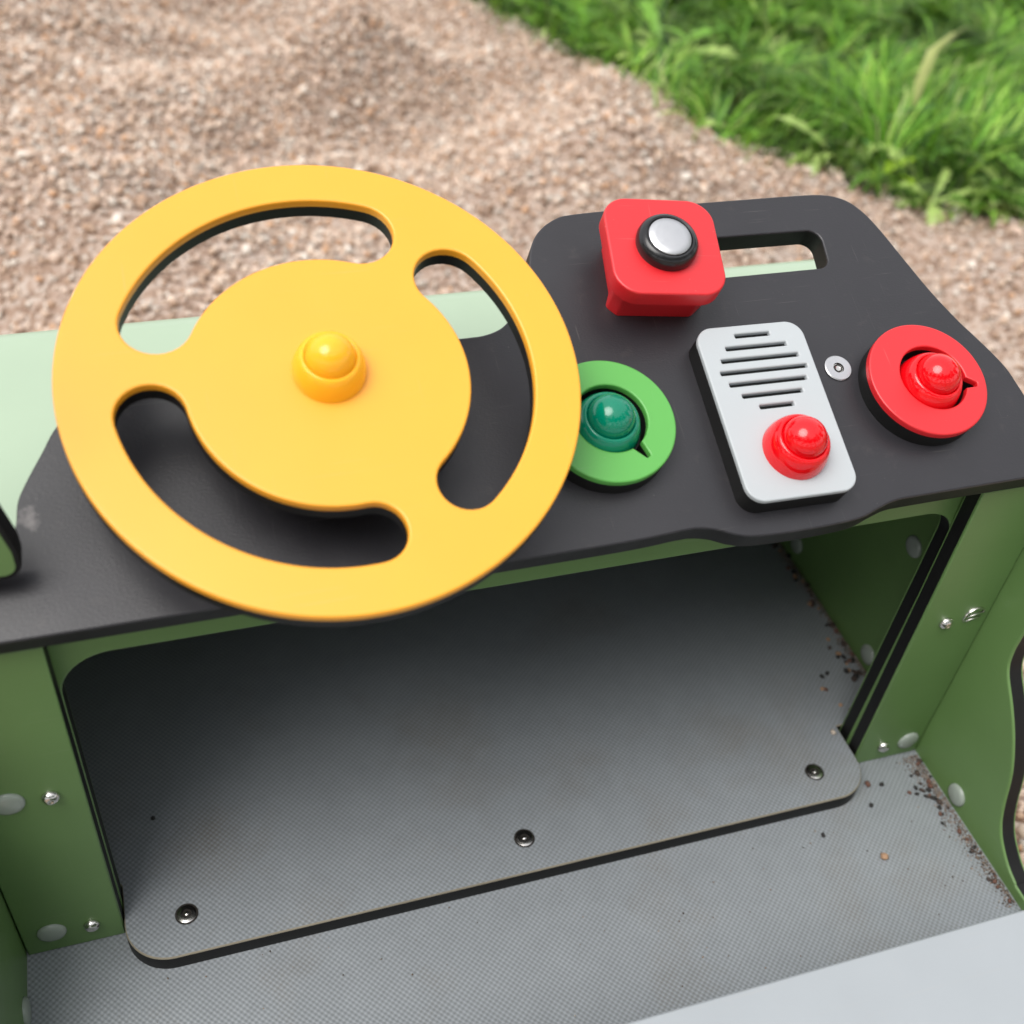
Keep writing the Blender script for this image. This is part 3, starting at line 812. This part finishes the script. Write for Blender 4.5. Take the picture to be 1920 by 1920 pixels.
# inner cheek that lines the foot well on the right and on the left
def cheek(x, s):
    f = fr((x, 0, 0), (0, s, 0), (0, 0, 1), (s, 0, 0))
    q = [(0.5085, Z0), (0.796, Z0), (0.796, zt - 0.003), (0.5085, zt - 0.003)]
    return slab('foot_well_cheek', [(s * a, b) for a, b in q], [(-0.006, 0, 0), (0, 0, 0)], ['green'], truck, f)
ch = cheek(0.611, -1); cheek(-0.1505, 1)
for y, z in ((0.5702, -0.6753), (0.5675, -0.8249 + 0.006), (0.7179, -0.8131)): copy_part(capm, ch, yzl(0.611, y, z, -1))
sandwich('nose_panel', [(XL, 0.03), (XR, 0.03), (XR, -0.535 + ZG), (XL, -0.535 + ZG)], truck, xz(0.8135), skin='core')  # coloured black to deepen the shade inside the foot well

# --- bonnet: bent sheet, far edge rolls down
zb = -0.5145 + ZG
prof_y = [(0.4935, zb)] + [(0.60, zb), (0.70, zb), (0.782, zb)] + [(0.782 + 0.036 * math.sin(a), zb - 0.036 * (1 - math.cos(a))) for a in np.linspace(0.12, math.pi / 2, 10)] + [(0.818, zb - 0.06)]
Vb, Fb = [], []
FMb = []
xs = np.linspace(XL - 0.017, XR + 0.017, 12)
for dz in (0, -0.003):
    for (y, z) in prof_y:
        for x in xs: Vb.append((x, y + (dz if y > 0.80 else 0), z + dz))
npf, nxs = len(prof_y), len(xs); off = npf * nxs
for j in range(npf - 1):
    for i in range(nxs - 1):
        a = j * nxs + i
        Fb.append((a, a + 1, a + nxs + 1, a + nxs)); Fb.append((off + a, off + a + nxs, off + a + nxs + 1, off + a + 1)); FMb += [0, 1]
for j in range(npf - 1):
    for i in (0, nxs - 1):
        a = j * nxs + i; Fb.append((a, a + nxs, off + a + nxs, off + a))
for i in range(nxs - 1):
    for j in (0, npf - 1):
        a = j * nxs + i; Fb.append((a, a + 1, off + a + 1, off + a))
mesh_obj('bonnet', Vb, Fb, ['sheen_green', 'core'], truck, XY, FMb + [0] * (len(Fb) - len(FMb)), [True] * len(Fb)).data.set_sharp_from_angle(angle=math.radians(35))  # underside coloured black to cut bounce light in the foot well
# black wedge-shaped brackets that carry the dashboard over the bonnet
def bracket(x):
    f = fr((x, 0, 0), (0, 1, 0), (0, 0, 1), (1, 0, 0))
    zd = lambda y: WC.z + (y - WC.y) * math.tan(TILT) - 0.0785 / math.cos(TILT)
    slab('dash_bracket', [(0.50, zb + 0.0006), (0.585, zb + 0.0006), (0.60, zd(0.60) - 0.001), (0.50, zd(0.50) - 0.001)], [(0, 0, 0), (0.012, 0, 0)], ['core'], truck, f)
for x in (-0.06, 0.14, 0.40, 0.56): bracket(x)
for x in (-0.03, 0.47):     # low runners that stand on the gravel
    slab('base_runner', [(x, -0.43), (x + 0.05, -0.43), (x + 0.05, 0.77), (x, 0.77)], [(-0.03, 0, 0), (Z0 - 0.0185, 0, 0)], ['core'], truck, XY)

# ------------------------------------------------------------------ loose stones in the cabin
def stone_mat(name, c):
    return plastic(name, c, 0.7, grain=500, bump=0.5, var=0.3)
SM_ = [stone_mat('dark brown stone', (0.05, 0.03, 0.022)), stone_mat('red brown stone', (0.13, 0.055, 0.035)), stone_mat('tan stone', (0.40, 0.24, 0.14)), stone_mat('black crumb', (0.012, 0.010, 0.009)), stone_mat('pale stone', (0.55, 0.46, 0.38))]
PM = []
for mi, m in enumerate(SM_):
    for k in range(3):
        v = ICO * (1 + rng.normal(0, 0.14, (12, 1))) * np.array([1.0, 0.8, 0.62])
        me = bpy.data.meshes.new('pebble'); me.from_pydata([tuple(a) for a in v], [], [tuple(int(i) for i in f) for f in ICF])
        me.polygons.foreach_set('use_smooth', [True] * 20); me.materials.append(m); PM.append(me)
def stone(x, y, z, r, mi, label, group=None):
    if group: label = label.format(('dark brown', 'red brown', 'tan', 'black', 'pale')[mi])
    o = bpy.data.objects.new('pebble', PM[mi * 3 + random.randrange(3)])
    f = Matrix.Translation((x, y, z + r * 0.55)) @ Matrix.Rotation(random.uniform(0, 6.28), 4, 'Z') @ Matrix.Scale(r, 4)
    link(o, None, f)
    o['label'] = label; o['category'] = 'pebble'
    if group: o['group'] = group
stone(0.5293, 0.3835, Z0, 0.0042, 2, 'lone tan pebble out on the open lower grey floor')
stone(-0.058, 0.5604, Z1, 0.0024, 3, 'single dark crumb on the dark left half of the raised foot plate')
stone(0.540, 0.502, Z1, 0.0034, 4, 'pale pebble on the foot plate behind the right corner post')
stone(-0.108, 0.405, Z0, 0.0026, 3, 'black crumb on the lower floor at the bottom left near the left side panel')
stone(0.553, 0.452, Z0, 0.0034, 1, 'red brown pebble at the foot of the right corner post')
stone(0.566, 0.449, Z0, 0.0028, 3, 'black crumb beside the red brown pebble at the right corner post')
stone(0.545, 0.432, Z0, 0.0026, 3, 'black crumb just right of the rounded corner of the foot plate')
stone(0.487, 0.4155, Z0, 0.0026, 3, 'small dark crumb below the right screw, in front of the foot plate edge')
GA = 'loose stones along the joint of foot plate and dark green cheek'
for k in range(46):
    a = random.random() ** 0.8
    y = 0.753 - a * 0.245; x = 0.6085 - abs(random.gauss(0, 0.008)) - (0.012 if 0.60 < a < 0.86 and random.random() < 0.5 else 0)
    stone(x, y, Z1, random.uniform(0.0018, 0.0040), random.choice((0, 0, 1, 3, 3, 2)), 'small {} stone caught along the dark green wall of the foot well', GA)
for k in range(9):
    stone(random.uniform(0.553, 0.60), random.uniform(0.512, 0.58), Z1, random.uniform(0.002, 0.0036), random.choice((0, 1, 3, 2)), 'small {} stone scattered on the foot plate behind the right corner post', 'stones behind the right post')
for k in range(34):
    a = random.random()
    y = 0.468 - a * 0.150; x = 0.6155 - abs(random.gauss(0, 0.006)) - (0.010 * random.random() if 0.2 < a < 0.5 else 0)
    stone(x, y, Z0, random.uniform(0.0016, 0.0034) * (1.15 - 0.5 * a), random.choice((0, 1, 1, 3, 0)), 'small {} stone lying against the right side panel on the lower floor', 'loose stones along the right side panel')
for k in range(7):
    stone(random.uniform(0.585, 0.605), random.uniform(0.415, 0.46), Z0, random.uniform(0.0018, 0.0028), random.choice((0, 1, 3)), 'small {} crumb scattered on the floor near the right side panel', 'crumbs near the right side panel')

# trees that ring the playground behind the viewer (seen as reflections in the glossy knobs)
def tree_line():
    V, F, T = [], [], []
    def add(v, f, c):
        b = sum(len(a) for a in V); V.append(v); F.append(f + b); T.append(np.tile(c, (len(v), 1)) if np.ndim(c) == 1 else c)
    for az, dist, hgt in ((75, 15, 9), (100, 12, 8), (128, 13, 12), (150, 10, 10), (172, 11, 12), (196, 9, 9), (215, 12, 12), (240, 11, 10), (262, 14, 10), (285, 13, 7)):
        a = math.radians(az); cx, cy = dist * math.sin(a), dist * math.cos(a)
        k = 8; ang = np.linspace(0, 2 * math.pi, k, endpoint=False)
        tr = np.concatenate([np.c_[cx + r * np.cos(ang), cy + r * np.sin(ang), np.full(k, z)] for r, z in ((0.28, -0.1), (0.2, 1.2), (0.14, hgt * 0.6), (0.03, hgt * 0.9))])
        fq = np.array([(l * k + i, l * k + (i + 1) % k, (l + 1) * k + (i + 1) % k, (l + 1) * k + i) for l in range(3) for i in range(k)])
        add(tr, fq, np.array((0.06, 0.045, 0.03)))
        m = 2600
        cl = rng.normal(size=(26, 3)) * np.array([1.25, 1.25, hgt * 0.17]) + np.array([cx, cy, hgt * 0.6])
        c = cl[rng.integers(0, 26, m)] + rng.normal(size=(m, 3)) * 0.42
        c[:, 2] = np.maximum(c[:, 2], 0.7)
        R_ = rot_mats(m); q = np.array([(-1, -0.7, 0), (1, -0.7, 0), (1, 0.7, 0), (-1, 0.7, 0)]) * 0.13
        v = np.einsum('nij,kj->nki', R_, q) + c[:, None]
        add(v.reshape(-1, 3), np.arange(m * 4).reshape(-1, 4), np.repeat(np.array((0.05, 0.12, 0.02)) * rng.uniform(0.6, 1.4, (m, 1)), 4, 0))
    return big_mesh('tree_line', np.concatenate(V), np.concatenate(F), np.concatenate(T), attr_mat('tree leaves', 0.5, 0.3, 0.25), False)
tl = tree_line(); tl['kind'] = 'stuff'

# sand and dust that has gathered in the corners of the cabin floor
k = 2600
m1 = rng.random(k) < 0.5
a = rng.random(k)
gy_ = np.where(m1, 0.470 - a ** 1.2 * 0.155, 0.755 - a * 0.245)
gx_ = np.where(m1, 0.6165, 0.6095) - np.abs(rng.normal(0, 1, k)) * np.where(m1, 0.009, 0.006) * (0.35 + 0.65 * vnoise(gy_ * 60, gy_ * 0, 21))
gz_ = np.where(m1, Z0, Z1)
sel = rng.random(k) < 0.035
gx_[sel] = rng.uniform(-0.12, 0.61, sel.sum()); gy_[sel] = rng.uniform(0.32, 0.436, sel.sum()); gz_[sel] = Z0
sv, sf, stn = pebble_field(np.c_[gx_, gy_, gz_ + 0.0003], rng.uniform(0.0003, 0.0011, k))
stn = stn * np.repeat(rng.uniform(0.08, 0.5, (k, 1)), 12, 0)
grit = big_mesh('grit', sv, sf, stn, attr_mat('fine grit', 0.8, 0.3)); grit['kind'] = 'stuff'
